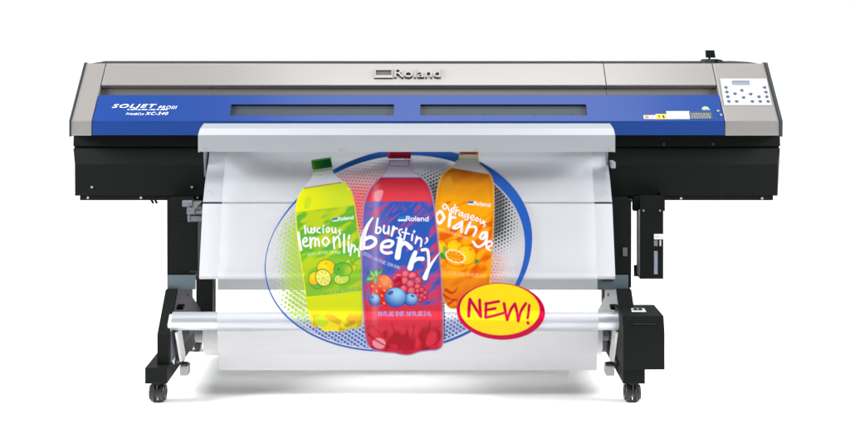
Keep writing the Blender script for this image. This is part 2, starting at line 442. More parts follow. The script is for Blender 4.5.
part('front_plate', bm, 'plate')
bm = bmesh.new(); box(bm, ax0+.03, ax1-.03, -.08, -.04, .45, .70); part('plate_support', bm, 'slate')
bm = bmesh.new(); box(bm, ax0+.004, ax1-.004, -.1895, -.184, Z(205.5,-.19), Z(202,-.19)); part('plate_seam', bm, 'hole')

# stand: columns, legs, feet, casters
def stand_leg(x0, x1, fx0, fx1, inner):
    bm = bmesh.new(); box(bm, x0, x1, -.14, .10, .36, .6735, .002); col = part('stand_column', bm, 'black')
    bm = bmesh.new()
    yz(bm, [(-.17,.358),(-.04,.358),(-.17,.232),(-.17,.1315),(-.31,.1315),(-.31,.235),(-.29,.25)], inner[0], inner[1], .0015)
    part('stand_leg', bm, 'black')
    bm = bmesh.new(); box(bm, fx0, fx1, -.35, .42, .076, .1305, .002); part('stand_foot', bm, 'black')
    return col
cl = stand_leg(X(167,-.14), -.845, -.957, -.882, (-.924,-.883))
crr = stand_leg(.66, X(631.4,-.14), .677, .752, (.684,.735))
# steel side plates inside each leg; left copy darkened to paint its shade
pl = [(-.165,.357),(.12,.357),(.12,.27),(.36,.15),(.36,.1325),(-.29,.1325),(-.285,.245)]
for x0,x1,inx in ((-.8825,-.8795,1),(.680,.683,-1)):
    bm = bmesh.new(); yz(bm, pl, x0, x1); spp = part('side_plate', bm, mat('shaded_plate_steel', (.10,.095,.12), .6, 0, .08, noise=.08, nscale=60, bump=.08) if inx==1 else 'steel')
    xs = x1 if inx==1 else x0
    for y,z in ((.06,.33),(.02,.30),(.10,.20),(.14,.16),(.06,.19),(.03,.16)):
        put('screw', disc(.006,.003,'hole',(inx,0,0)), (xs,y,z), spp)
# rear posts
bm = bmesh.new(); box(bm, X(196,.3), X(212.5,.3), .3, .36, .10, .674, .002); part('rear_post', bm, 'black')
bm = bmesh.new(); box(bm, .70, .745, .3, .36, .131, .674, .002); part('rear_post', bm, 'black')
bm = bmesh.new(); box(bm, X(213.2,.3), X(215.3,.3), .31, .315, .10, .30); part('post_strip', bm, 'steel')
# cross beam and its end brackets
bm = bmesh.new(); box(bm, X(196,.3)+.08, .70, .33, .37, Z(290.2,.33), Z(276,.33)+.02, .003); part('cross_beam', bm, 'bracket')
for a,b in ((167.6,195.6),(598,628.2)):
    bm = bmesh.new(); box(bm, X(a,-.146), X(b,-.146), -.146, -.1405, Z(289.6,-.146), Z(275.2,-.146), .0015)
    box(bm, X(a,-.146)+.003, X(b,-.146)-.003, -.14, -.09, Z(275.2,-.146)-.004, Z(275.2,-.146)-.001)
    br = part('beam_bracket', bm, 'bracket')
bm = bmesh.new(); box(bm, X(602,-.15), X(613.5,-.15), -.150, -.1465, Z(281.6,-.15), Z(279.4,-.15)); part('latch', bm, 'hole')
for px,py in ((181,225.5),(191.5,230.5),(190.5,248),(182.5,267)): put('screw', disc(.0052,.002,'hole',(0,-1,0)), (X(px,-.14),-.14,Z(py,-.14)), cl)
bm = bmesh.new(); box(bm, X(622.6,-.14), X(627.2,-.14), -.1435, -.1402, Z(256,-.14), Z(247.4,-.14), .001); part('grille', bm, 'dark', crr)
bm = bmesh.new(); box(bm, X(176,-.14), X(198,-.14), -.1425, -.1402, Z(271,-.14), Z(222,-.14), .001); part('cover_plate', bm, 'black', cl)

# casters
def caster(x, y):
    bm = bmesh.new()
    box(bm, x-.0028, x+.0028, y-.020, y+.018, .030, .066, .001); box(bm, x-.014, x+.014, y-.016, y+.020, .0645, .070, .002); cyl(bm, (x,y,.055), (x,y,.0755), .008, 16)
    c = mk('caster', bm, M['rubber'], P, origin=(x,y,.0755), smooth=True)
    for s in (-1,1):
        bm = bmesh.new(); a, b = x+s*.0035, x+s*.0275
        cyl(bm, (min(a,b),y+.004,.0325), (max(a,b),y+.004,.0325), .0315, 36)
        es = [e for e in bm.edges if len(e.link_faces)==2 and any(len(f.verts)>4 for f in e.link_faces)]
        bmesh.ops.bevel(bm, geom=es, offset=.006, segments=3, affect='EDGES')
        w = mk('wheel', bm, M['rubber'], c, smooth=True)
        bm = bmesh.new(); cyl(bm, (x+s*.0270,y+.004,.0325), (x+s*.0290,y+.004,.0325), .012, 20)
        pass
        mk('hub', bm, M['slate'], c, smooth=True)
    return c
for x,y in ((-.923,-.30),(.716,-.30),(-.92,.37),(.716,.37)): caster(x,y)

# ink tray mechanism under the body, left
bm = bmesh.new(); cyl(bm, (X(184,-.145),-.17,Z(203.5,-.17)), (X(193,-.145),-.17,Z(203.5,-.17)), .012, 24); cyl(bm, (X(187.5,-.17),-.172,Z(210.5,-.17)), (X(196,-.17),-.172,Z(210.5,-.17)), .015, 24)
cyl(bm, (X(197,-.17),-.172,Z(210.5,-.17)), (X(203,-.17),-.172,Z(210.5,-.17)), .014, 24)
box(bm, X(187.4,-.18), X(202.4,-.18), -.18, -.145, Z(221.2,-.18), Z(215.8,-.18), .002)
box(bm, X(188,-.18), X(190,-.18), -.182, -.145, Z(222,-.18), Z(205,-.18), .001)
part('drive_roller', bm, 'steel', smooth=True)
bm = bmesh.new(); prism(bm, [(X(193.5,-.19),Z(202,-.19)),(X(202,-.19),Z(201,-.19)),(X(195,-.19),Z(209,-.19)),(X(194.6,-.19),Z(213.5,-.19)),(X(193,-.19),Z(213.5,-.19))], -.192, -.186, lambda p,t:(p[0],t,p[1])); part('roller_link', bm, 'steel')
bm = bmesh.new()
for a in (151.5,155.2): cyl(bm, (X(a,0),0,Z(200,0)), (X(a+2,0),-.005,Z(203,0)), .004, 10)
part('cable_clip', bm, 'black')
bm = bmesh.new(); box(bm, X(624.5,-.05), X(633,-.05), -.05, -.03, Z(201.8,-.05), Z(199.4,-.05)); part('clip', bm, 'steel')
bm = bmesh.new(); box(bm, X(611.4,-.12), X(615.6,-.12), -.12, -.06, Z(168.4,-.12), Z(162,-.12), .002); part('clip', bm, 'bar')

# take-up arms
for s,(xo,xa,xb) in enumerate(((-.892,-.868,-.838),(.694,.670,.640))):
    sg = 1 if s==0 else -1
    bm = bmesh.new(); yz(bm, [(-.29,.262),(-.255,.292),(-.225,.27),(-.20,.14),(-.23,.11),(-.262,.13)], min(xo,xo+sg*.012), max(xo,xo+sg*.012), .001)
    arm = part('tube_bracket', bm, 'white')
    bm = bmesh.new(); yz(bm, [(-.285,.235),(-.21,.235),(-.13,.125),(-.13,.10),(-.19,.10)], min(xa,xa+sg*.008), max(xa,xa+sg*.008), .001)
    arm = part('tube_arm', bm, 'white')
    bm = bmesh.new(); box(bm, min(xa,xb), max(xa,xb), -.20, -.145, Z(376,-.2), Z(366.4,-.2), .003); mk('foot_block', bm, M['plate'], arm)
    bm = bmesh.new(); cyl(bm, (xo,-.19,Z(361,-.19)), (xa+sg*.004,-.19,Z(361,-.19)), .008, 20); mk('pivot', bm, M['steel'], arm, smooth=True)
    bm = bmesh.new(); cyl(bm, (xa,-.19,Z(363,-.19)), (xb,-.2,Z(363,-.19)), .007, 16); mk('knob', bm, M['hole'], arm, smooth=True)
    bm = bmesh.new(); box(bm, min(xo-.002,xo+sg*.035), max(xo-.002,xo+sg*.035), -.19, -.15, Z(310,-.19), Z(306.6,-.19), .002); part('tube_stop', bm, 'black')
bm = bmesh.new(); cyl(bm, (X(598.5,.0),.0,Z(331,0)), (X(602.5,0),.0,Z(343,0)), .006, 12); part('sensor_arm', bm, 'brown', smooth=True)
bm = bmesh.new(); yz(bm, [(0,.18),(.05,.18),(.03,.09)], X(603,0), X(608,0)); part('sensor_arm', bm, 'steel')

# take-up motor box
mx0, mx1 = X(623.3,-.4), X(664.8,-.4)
bm = bmesh.new()
yz(bm, [(-.4,.138),(-.4,Z(333,-.4)),(-.382,Z(316,-.382)),(-.2,Z(304.5,-.2)),(-.2,.138)], mx0+.0, mx1, .003)
mb = part('motor_box', bm, 'black')
fmb = lambda px,py,Yy: (X(px,Yy), Yy, Z(py,Yy))
bm = bmesh.new()
tz = lambda y: np.interp(y, [-.382,-.2], [Z(316,-.382),Z(304.5,-.2)])
prism(bm, [(X(631.5,-.32),-.325),(X(646,-.32),-.325),(X(644,-.27),-.272),(X(631,-.27),-.272)], .0002, .002, lambda p,t:(p[0],p[1],float(tz(p[1]))+t))
sw = part('switch_plate', bm, 'panel', mb)
for px in (635.3,640.4):
    bm = bmesh.new(); y = -.30; z = float(tz(y)); x = X(px,y)
    cyl(bm, (x,y,z), (x,y,z+.012), .0085, 18, .006); part('switch', bm, 'hole', mb)
bm = bmesh.new(); box(bm, X(633,-.39), X(655,-.39), -.3935, -.391, Z(324.2,-.39), Z(323.6,-.39)); part('seam_line', bm, 'hole', mb)

# waste ink holder, right
hy = -.10
bm = bmesh.new()
box(bm, X(640,hy), X(663.4,hy), hy, hy+.003, Z(279,hy), Z(195.2,hy), .001)
box(bm, X(663.4,hy)-.003, X(663.4,hy), hy+.0035, hy+.075, Z(279,hy), Z(195.2,hy))
box(bm, X(640,hy), X(663.4,hy)-.0035, hy+.0035, hy+.075, Z(279,hy), Z(279,hy)+.003)
box(bm, X(640,hy), X(663.4,hy)-.0035, hy+.072, hy+.075, Z(279,hy)+.0035, Z(195.2,hy))
wh = part('waste_bottle_holder', bm, 'black')
bm = bmesh.new(); box(bm, X(633.6,-.07), X(665,-.07), -.07, -.036, Z(211,-.07), .6735, .001); part('holder_bracket', bm, 'black')
bm = bmesh.new(); box(bm, X(633.8,-.03), X(640,-.05), -.03, -.027, Z(276.5,-.03), Z(265,-.03)+.0, .001); part('holder_lip', bm, 'slate', wh)
bm = bmesh.new(); box(bm, X(654,hy), X(663.3,hy), hy-.0012, hy-.0003, Z(239.2,hy), Z(234,hy)); mk('paper_label', bm, M['white'], wh)
bm = text_bm('100% 2L', lambda u,v,w: Vector((X(655,hy)+u*.028, hy-.0015, Z(237.8,hy)+v*.008))); mk('lettering', bm, M['greyink'], wh)
bm = bmesh.new(); box(bm, X(654,hy), X(657.6,hy), hy-.0008, hy-.0002, Z(274.2,hy), Z(251,hy)); o = mk('gauge_window', bm, mat('bottle_seen', (.19,.215,.27), .3), wh)
bm = bmesh.new(); box(bm, X(654,hy), X(657.6,hy), hy-.0008, hy-.0002, Z(246,hy), Z(240.2,hy)); mk('gauge_window', bm, mat('grey_beige_seen', (.17,.155,.15), .4), wh)
bm = bmesh.new(); box(bm, X(659.5,hy), X(661.2,hy), hy-.0008, hy-.0002, Z(246,hy), Z(240.2,hy)); mk('gauge_mark', bm, M['panel'], wh)
for px in (643.5,660): put('screw', disc(.003,.002,'screw',(0,-1,0)), (X(px,hy),hy,Z(210.6,hy)), wh)

# ------------------------------------------------------------------ separate things
bo = empty('waste_bottle', (.81,-.06,.388), 'slim white plastic bottle tucked in the open black holder under the printer body', 'bottle')
bm = bmesh.new(); box(bm, X(638.6,-.08), X(661,-.08), -.088, -.034, .388, .63, .008, 3); mk('bottle_body', bm, M['white'], bo, smooth=True)
bm = bmesh.new(); cyl(bm, (.81,-.06,.631), (.81,-.06,.66), .018, 24); mk('cap', bm, M['white'], bo, smooth=True)

tz0 = Z(321,-.275)
bm = bmesh.new(); ring(bm, (X(172.8,-.275),-.275,tz0), (X(619,-.275),-.275,tz0), .0312, .027, 64)
tb = mk('guide_tube', bm, M['tube'], None, origin=(-.1,-.275,tz0), smooth=True)
tb['label'] = 'long silvery guide tube held low between the two stand legs, behind the printed film'; tb['category'] = 'tube'
pr = empty('paper_roll', (-.1,.04,Z(333,.04)), 'white take-up roll of media low down behind the guide tube', 'roll')
zc = Z(334,.04)
bm = bmesh.new(); ring(bm, (X(206,.04),.04,zc), (X(600,.04),.04,zc), .0765, .030, 64); mk('rolled_media', bm, M['paper'], pr, smooth=True)
bm = bmesh.new(); ring(bm, (X(196,.04),.04,zc), (X(612,.04),.04,zc), .0298, .026, 48); mk('core', bm, M['plate'], pr, smooth=True)

# ------------------------------------------------------------------ the printed film
# artwork painted with numpy into a colour attribute (rgb = ink, a = ink cover)
STEP = .42
gx = np.arange(262.0, 548.0, STEP); gy = np.arange(151.0, 357.6, STEP)
GX, GY = np.meshgrid(gx, gy); SHAPE = GX.shape
IMG = np.ones(SHAPE+(4,)); IMG[...,:3] = .85; IMG[...,3] = 0
PARTID = np.zeros(SHAPE, int)
AAW = .35
def cov(d): return np.clip(.5-d/(2*AAW), 0, 1)           # signed distance -> coverage
def over(m, col, a=1.):
    m = m*a
    if np.ndim(col) == 1 or isinstance(col, tuple): col = np.array(lin(col))
    A0 = IMG[...,3]; An = m+A0*(1-m)
    k = np.where(An > 1e-6, m/np.maximum(An,1e-6), 0)[...,None]
    IMG[...,:3] = IMG[...,:3]*(1-k)+col*k; IMG[...,3] = An
def poly(pts):
    P_ = np.array(pts, float); n = len(P_); d = np.full(SHAPE, 1e9); ins = np.zeros(SHAPE, bool)
    for i in range(n):
        a, b = P_[i], P_[(i+1)%n]; ab = b-a
        t = np.clip(((GX-a[0])*ab[0]+(GY-a[1])*ab[1])/max(ab@ab,1e-9), 0, 1)
        d = np.minimum(d, np.hypot(GX-a[0]-t*ab[0], GY-a[1]-t*ab[1]))
        c = (a[1] > GY) != (b[1] > GY)
        with np.errstate(divide='ignore', invalid='ignore'):
            ins ^= c & (GX < (b[0]-a[0])*(GY-a[1])/(b[1]-a[1])+a[0])
    return np.where(ins, -d, d)
def smooth(pts, closed=True, n=6):
    P_ = [np.array(p, float) for p in pts]; N = len(P_); out = []
    rng_ = range(N) if closed else range(N-1)
    for i in rng_:
        g = (lambda j: P_[j%N]) if closed else (lambda j: P_[min(max(j,0),N-1)])
        p0,p1,p2,p3 = g(i-1),g(i),g(i+1),g(i+2)
        for k in range(n):
            t = k/n; out.append(.5*(2*p1+(p2-p0)*t+(2*p0-5*p1+4*p2-p3)*t*t+(3*p1-p0-3*p2+p3)*t**3))
    if not closed: out.append(P_[-1])
    return out
def stroke(pts, w0, w1=None, sm=True):
    w1 = w0 if w1 is None else w1
    q = smooth(pts, False, 5) if sm and len(pts) > 2 else [np.array(p, float) for p in pts]
    x0 = min(p[0] for p in q)-max(w0,w1)-1; x1 = max(p[0] for p in q)+max(w0,w1)+1
    y0 = min(p[1] for p in q)-max(w0,w1)-1; y1 = max(p[1] for p in q)+max(w0,w1)+1
    d = np.full(SHAPE, 1e3)
    ix = slice(*np.searchsorted(gx, (x0,x1))); iy = slice(*np.searchsorted(gy, (y0,y1)))
    gxx, gyy = GX[iy,ix], GY[iy,ix]; dd = d[iy,ix]; n = len(q)-1
    if n < 1: q = [q[0], q[0]+np.array([.01,0])]; n = 1
    for i in range(n):
        a, b = q[i], q[i+1]; ab = b-a
        t = np.clip(((gxx-a[0])*ab[0]+(gyy-a[1])*ab[1])/max(ab@ab,1e-9), 0, 1)
        w = (w0+(w1-w0)*(i+t)/n)/2
        dd = np.minimum(dd, np.hypot(gxx-a[0]-t*ab[0], gyy-a[1]-t*ab[1])-w)
    d[iy,ix] = dd
    return d
def ell(cx, cy, rx, ry, ang=0):
    c, s = math.cos(ang), math.sin(ang); u = (GX-cx)*c+(GY-cy)*s; v = -(GX-cx)*s+(GY-cy)*c
    k = np.hypot(u/rx, v/ry); g = np.hypot(u/rx**2, v/ry**2)
    return np.where(k > 1e-6, (k-1)*k/np.maximum(g,1e-6), -min(rx,ry))
def sstep(a, b, x):
    t = np.clip((x-a)/(b-a), 0, 1); return t*t*(3-2*t)
_r = np.random.default_rng(11)
def vnoise(sx, sy, ang=0, seed=0):
    r = np.random.default_rng(seed); T_ = r.random((64,64))
    c, s = math.cos(ang), math.sin(ang); u = ((GX*c+GY*s)/sx) % 64; v = ((-GX*s+GY*c)/sy) % 64
    i, j = u.astype(int)%64, v.astype(int)%64; f, g = u-np.floor(u), v-np.floor(v); f = f*f*(3-2*f); g = g*g*(3-2*g)
    return (T_[j,i]*(1-f)+T_[j,(i+1)%64]*f)*(1-g)+(T_[(j+1)%64,i]*(1-f)+T_[(j+1)%64,(i+1)%64]*f)*g
def mixc(a, b, t):
    a = np.array(lin(a)) if isinstance(a, tuple) else a; b = np.array(lin(b)) if isinstance(b, tuple) else b
    return a*(1-t[...,None])+b*t[...,None]

# stroke font for the small lettering, drawn on a 4 x 6 grid (y up)
FT = {'A':[[(0,0),(2,6),(4,0)],[(.8,2.2),(3.2,2.2)]],'C':[[(4,5),(2.5,6),(.6,5),(0,3),(.6,1),(2.5,0),(4,1)]],'D':[[(0,0),(0,6),(2.2,6),(4,4.4),(4,1.6),(2.2,0),(0,0)]],
'E':[[(4,6),(0,6),(0,0),(4,0)],[(0,3.1),(3.2,3.1)]],'F':[[(4,6),(0,6),(0,0)],[(0,3.1),(3.2,3.1)]],'I':[[(2,0),(2,6)]],'J':[[(3.4,6),(3.4,1.4),(2,0),(.4,.8)]],
'K':[[(0,0),(0,6)],[(4,6),(0,2.6)],[(1.4,3.6),(4,0)]],'L':[[(0,6),(0,0),(3.8,0)]],'N':[[(0,0),(0,6),(4,0),(4,6)]],'O':[[(2,0),(.4,1),(0,3),(.4,5),(2,6),(3.6,5),(4,3),(3.6,1),(2,0)]],
'Q':[[(2,0),(.4,1),(0,3),(.4,5),(2,6),(3.6,5),(4,3),(3.6,1),(2,0)],[(2.6,1.6),(4.2,-.4)]],'R':[[(0,0),(0,6),(3,6),(4,4.8),(3,3.2),(0,3.2)],[(2,3.2),(4,0)]],'T':[[(0,6),(4,6)],[(2,6),(2,0)]],
'U':[[(0,6),(0,1.6),(1.4,0),(2.8,0),(4,1.6),(4,6)]],'Z':[[(0,6),(4,6),(0,0),(4,0)]],'1':[[(1,5),(2.2,6),(2.2,0)]],'8':[[(2,3.2),(.4,4.4),(2,6),(3.6,4.4),(2,3.2),(0,1.6),(2,0),(4,1.6),(2,3.2)]],
'3':[[(.2,5.4),(2,6),(3.6,4.6),(1.8,3.2),(3.9,1.7),(2,0),(0,.8)]],'.':[[(1.8,0),(2.2,0)]],'-':[[(.8,3),(3.2,3)]],'(':[[(2.6,6.6),(1.2,3),(2.6,-.6)]],')':[[(1.4,6.6),(2.8,3),(1.4,-.6)]],' ':[],
'o':[[(2,0),(.3,.8),(0,2),(.3,3.3),(2,4.1),(3.7,3.3),(4,2),(3.7,.8),(2,0)]],'l':[[(.4,6.2),(.4,0)]],'a':[[(.4,3.7),(2,4.1),(3.6,3.4),(3.6,0)],[(3.6,2.3),(1,2.2),(.2,1.1),(1,0),(2.6,.2),(3.6,1)]],
'n':[[(.3,0),(.3,4)],[(.3,2.8),(1.8,4.1),(3.5,3.4),(3.7,0)]],'d':[[(3.7,6.2),(3.7,0)],[(3.7,3),(2,4.1),(.4,3.3),(.2,1),(1.7,0),(3.7,1)]]}
ADV = {'I':2.6,'1':3.6,'.':2.6,'(':3.4,')':3.4,' ':3.2,'l':1.9,'-':4.2}
def write(txt, p0, p1, h, w, arc=0., jit=0., upright=True):
    """lettering from p0 to p1 (baseline), cap height h"""
    p0, p1 = np.array(p0,float), np.array(p1,float); tot = sum(ADV.get(c,5.4) for c in txt)
    L_ = np.linalg.norm(p1-p0); ex = (p1-p0)/L_; k = L_/tot; ey = np.array([ex[1],-ex[0]]); x = 0; d = np.full(SHAPE, 1e3); r = np.random.default_rng(5)
    for c in txt:
        a = x/tot; b = -arc*4*a*(1-a); j = r.uniform(-jit,jit)
        for s in FT[c]:
            d = np.minimum(d, stroke([p0+ex*(x+u)*k+ey*(v*h/6+j-b) for u,v in s], w, sm=False))
        x += ADV.get(c,5.4)
    return d

# --- oval backdrop: ring and halftone
OUT = [(264,263.4),(267.8,285.7),(276.7,304.7),(293.5,322.5),(309,334.8),(330,343.8),(345,348),(362,350.5),(400,351),(444.5,342.5),(460,337.5),(476,330.5),(500,312),(515,294),(520.5,284.5),(524.5,275),(529.5,257),(532,240),(531.5,228),(525.8,203.6),(506.8,179),(480,162.3),(462,155),(440,150),(410,147),(395,148.5),(378,152),(363.5,155.8),(352.3,159.5),(341.2,164.5),(331.3,171.2),(313,184),(296.8,199),(286.8,210.3),(277.9,223.7),(270,237),(266.3,249.3)]
INN = [(265.5,262),(269.2,285),(278,303.9),(294.6,321.2),(310,333.2),(331,342),(346,346),(362,348.3),(400,348.8),(444,340.6),(459,335.3),(474,328),(495,311),(509,292),(515.5,284),(519.5,273),(523.5,257),(524.5,240),(523.5,228),(513.5,203.6),(493.4,183.5),(474,170),(453.6,161.7),(439,158.4),(428,156),(412,155),(387,157),(374.6,159.5),(363.5,162),(346.7,167.9),(333.3,174.8),(315,187),(298.2,200.4),(288.1,211.2),(279.3,224.4),(271.5,237.5),(267.8,249.6)]
def round_off(P_, cx=398., cy=250.):
    P_ = np.array(P_); u, v = (P_[:,0]-cx)/134, (P_[:,1]-cy)/101; t = np.arctan2(v,u); r_ = np.hypot(u,v)
    B_ = lambda t: np.stack([np.ones_like(t)]+[f(k*t) for k in (1,2,3,4) for f in (np.cos,np.sin)], -1)
    c_ = np.linalg.lstsq(B_(t), r_, rcond=None)[0]; tt = np.linspace(0,2*np.pi,121)[:-1]; rr = B_(tt)@c_
    return np.stack([cx+134*rr*np.cos(tt), cy+101*rr*np.sin(tt)], -1)
do = poly(round_off(OUT)); di = poly(round_off(INN)); di = np.maximum(di, do+1.2)
over(cov(di), (255,255,255), .04)
def rowdots(cx, cy, pitch, ang, radius, col, region, a=1.):
    c, s = math.cos(ang), math.sin(ang); u = (GX-cx)*c+(GY-cy)*s; v = -(GX-cx)*s+(GY-cy)*c
    iv = np.round(v/pitch); uu = u+pitch*.5*(iv % 2); du = uu-np.round(uu/pitch)*pitch; dv = v-iv*pitch
    over(cov(np.hypot(du,dv)-radius)*region, col, a)
inn = cov(di+1)
# red, upper left between the bottles
r = (.7+1.35*sstep(162,205,GY))*sstep(282,350,GX+(GY-170)*.12)*sstep(262,215,GY)
rowdots(340,180,3.15,.06,np.clip(r,0,1.85), (222,54,68), inn*(GX<398)*(r>.25), .93)
# lime, left and lower left
r = 2.75*sstep(264,300,GX)*sstep(190,240,GY)*sstep(340,300,GY)
rowdots(300,260,4.3,.62,np.clip(r,0,2.5), (166,200,18), inn*(GX<345)*(r>.3), .93)
# blue, along the bottom
r = 1.75*sstep(305,330,GY+(GX-400)*.03)
rowdots(380,330,3.7,.6,r, (36,92,176), inn*(r>.3)*(GX>296)*(GY>300), .93)
# black, upper right
r = 2.35*sstep(534,490,GX)*sstep(272,222,GY)*sstep(153,205,GY+(GX-445)*.18)
r = np.where(GX < 445, 2.0*sstep(396,434,GX)*sstep(154,192,GY), r)
rowdots(480,200,3.3,-.42,np.clip(r,0,2.0), (18,18,22), inn*(GX>392)*(r>.25), .95)
r = 1.1*sstep(424,402,GX)*sstep(230,160,GY)
rowdots(400,180,3.1,.06,r, (222,80,90), inn*(GX>405)*(GX<425)*(r>.3), .9)
# orange, lower right
r = 1.35*sstep(526,488,GX)*sstep(240,262,GY)*sstep(300,280,GY)
rowdots(500,270,3.2,.06,r, (236,104,58), inn*(GX>470)*(r>.3), .93)
ringm = cov(np.maximum(do, -di)); over(ringm, (28,88,178), .99)
PARTID[do < .6] = 1

# --- lemon-lime bottle
def bottle_mask(pts): return poly(smooth(pts))
G = bottle_mask([(312.8,168.5),(331.5,166.5),(333,172),(338,177.5),(345.5,183),(351.5,192),(354.8,205),(357.5,225),(360.5,245),(362.5,265),(363.5,290),(362.6,322),(357,328),(349,328.5),(342,332),(333,330.5),(325,331.5),(319,327),(313,326.5),(310.2,318),(306.8,305),(304.8,290),(302,270),(298.8,250),(296.8,232),(295.6,215),(297,200),(302,190),(309,181.5),(312.6,175)])
gm = cov(G)
over(gm, (206,210,214), .96)
over(cov(np.maximum(G, -(GY-188.6+(GX-303)*.155))), mixc((226,232,20),(200,216,42), sstep(300,345,GX)), 1)
over(gm*sstep(5,0,-G)*(GY>188)*.75, (250,236,20))
over(gm*cov(np.abs(GY-188.4+(GX-303)*.155)-.7)*(GX>304)*(GX<342), (176,120,20), .8)
over(gm*cov(poly(smooth([(306,198),(311,197),(310,207),(304,208)]))), (166,196,50), .5)
lab = np.maximum(np.maximum(G+.8, -(GY-211.8+(GX-298)*.115)), GY-297+(GX-305)*.11)
n1 = vnoise(22,6,-.6,1)*.6+vnoise(9,3,-.5,2)*.4
over(cov(lab), mixc((98,176,52),(186,204,36), sstep(.44,.68,n1)), 1)
over(cov(lab)*sstep(250,262,GY)*.5, mixc((150,200,44),(176,204,36), n1))
low = gm*sstep(296,300,GY+(GX-305)*.11)
over(low, mixc((214,224,28),(238,220,30), sstep(305,318,GY)), .9)
nb = vnoise(9,6,.5,3)
over(low*sstep(311,318,GY)*sstep(.5,.62,nb), (206,150,46), .75)
over(gm*cov(ell(321.5,321,7,5.5,.3)), (190,214,40), .95)
over(gm*cov(ell(350,324,6,2.2,-.3)), (170,120,20), .7)
# cap and neck ring
cap = poly([(311,161.5),(330.8,158.2),(332.6,167),(313,170.2)])
over(cov(cap), mixc((60,140,40),(14,104,44), sstep(312,326,GX)), 1)
over(cov(cap)*cov(np.abs(GX-313-(GY-160)*.2)-.6), (120,190,60), .7)
over(cov(stroke([(312,160.6),(330.6,157.8)],1.6)), (96,168,60), 1)
over(cov(stroke([(312.2,171.6),(331.4,169)],1.6)), (150,190,90), .9)
over(cov(stroke([(313,174.6),(322,175)],1.0)), (150,190,90), .8)
PARTID[(G < .5)|(cap < .8)] = 2
def C1(*p): return [(295+u/9.333, 215+v/9.333) for u,v in p]
def W1(w): return w/9.333
gt = np.full(SHAPE,1e3)
def add(acc, d): return np.minimum(acc, d)
for p,w in (([(92,100),(98,172)],15),([(118,120),(121,152),(135,165),(150,150),(150,118)],12),([(150,118),(158,170)],11),([(190,118),(170,130),(188,148),(168,168)],12),([(232,122),(208,132),(208,156),(235,168)],12),([(262,125),(264,165)],13),([(267,98),(268,104)],13),
            ([(325,140),(308,116),(290,140),(308,163),(325,140)],12),([(345,122),(350,155),(366,166),(378,145),(378,120),(384,170)],11),([(428,140),(408,150),(424,172),(405,195)],11),
            ([(33,165),(42,240),(58,326)],22),([(82,255),(112,240),(103,212),(80,228),(76,268),(98,292),(126,285)],15),([(143,212),(148,305)],18),([(148,255),(168,215),(188,225),(190,290)],15),([(190,245),(208,222),(222,240),(228,290)],15),
            ([(320,248),(288,210),(257,248),(288,288),(320,248)],17),([(360,205),(368,312)],17),([(366,250),(390,207),(412,222),(420,300)],15),([(459,182),(459,350)],18),([(500,250),(503,340)],16),([(507,192),(501,222)],18),
            ([(528,270),(517,378)],14),([(522,320),(542,282),(560,298),(556,345)],14),([(560,325),(582,318),(598,345),(600,385)],16)):
    gt = add(gt, stroke(C1(*p), W1(w)))
# the first letter and the dot stick out past the bottle's edge
sh = np.roll(np.roll(gt, 2, 0), 2, 1)
over(cov(sh)*gm, (40,140,60), .55); over(cov(gt)*((G<.4)|(GX<302)), (250,253,250), 1)
over(cov(write('ECO-JUICE DRINK', (308,256.2),(341,254.2), 2.3, .62, arc=1.6, jit=.15)), (196,232,150), .9)
# fruit
def fruit(d, c0, c1, hx, hy_, r, line=(30,140,60), lw=.8):
    t = sstep(0, 1, np.hypot(GX-hx, GY-hy_)/r); over(cov(d), mixc(c0,c1,t)); over(cov(np.abs(d)-lw/2), line, .95)
def seg(cx, cy, rx, ry, ang, col, n=9, w=.7):
    c, s = math.cos(ang), math.sin(ang); d = np.full(SHAPE,1e3)
    for i in range(n):
        t = 2*math.pi*i/n+.2; u, v = rx*math.cos(t), ry*math.sin(t); d = np.minimum(d, stroke([(cx,cy),(cx+u*c-v*s, cy+u*s+v*c)], w*.3, w))
    over(cov(d), col, .95)
fruit(poly(smooth([(311,285.5),(317,289),(325,286),(331,283),(328,279),(312,281)])), (100,180,60),(110,186,60), 320,283,9, lw=.6)
fruit(ell(326.3,267.8,9.2,8.2), (255,226,30),(248,196,30), 324,268,10)
over(cov(ell(326.2,263.8,1.1,.6)), (170,120,20))
fruit(ell(314.5,278.5,5.8,7,.35), (255,214,30),(248,180,30), 314,277,8)
fruit(ell(341.5,279,8,5.6,-.15), (250,236,120),(190,216,60), 341,277,9,(30,150,60),1.1); seg(341,277.5,6,4,0,(60,160,60),8)
fruit(ell(343,269.5,9.3,6.8,.08), (180,200,50),(96,176,56), 349,270,9)
over(cov(ell(338.5,269,1.0,.7)), (20,100,40))
over(cov(poly([(345,262),(349.5,257.5),(350,263)])), (190,206,40)); over(cov(stroke([(345,262),(349.5,257.5),(351,263)],.5,sm=False)), (30,140,60))
over(cov(poly([(353,265),(357.5,265.5),(355,271),(352.5,269)])), (204,204,40)); over(cov(stroke([(357,259),(352,264),(357.5,265.5),(355,271)],.5,sm=False)), (30,140,60))
fruit(ell(323.3,277.8,7.6,8.8,-.45), (255,240,130),(250,222,90), 323,278,9,(30,140,60),1.1); seg(323.3,277.8,5.6,6.6,-.45,(110,170,50),8,.9)
over(cov(ell(323.3,277.8,6.3,7.4,-.45)+0)*cov(-ell(323.3,277.8,5.9,7.0,-.45)), (255,236,120), .8)
over(cov(write('33 FL.OZ (1 QT. 1.8 FL.OZ.) 1 L', (324,295.2),(361,289.2), 2.6, .6))*gm, (60,170,110), .85)
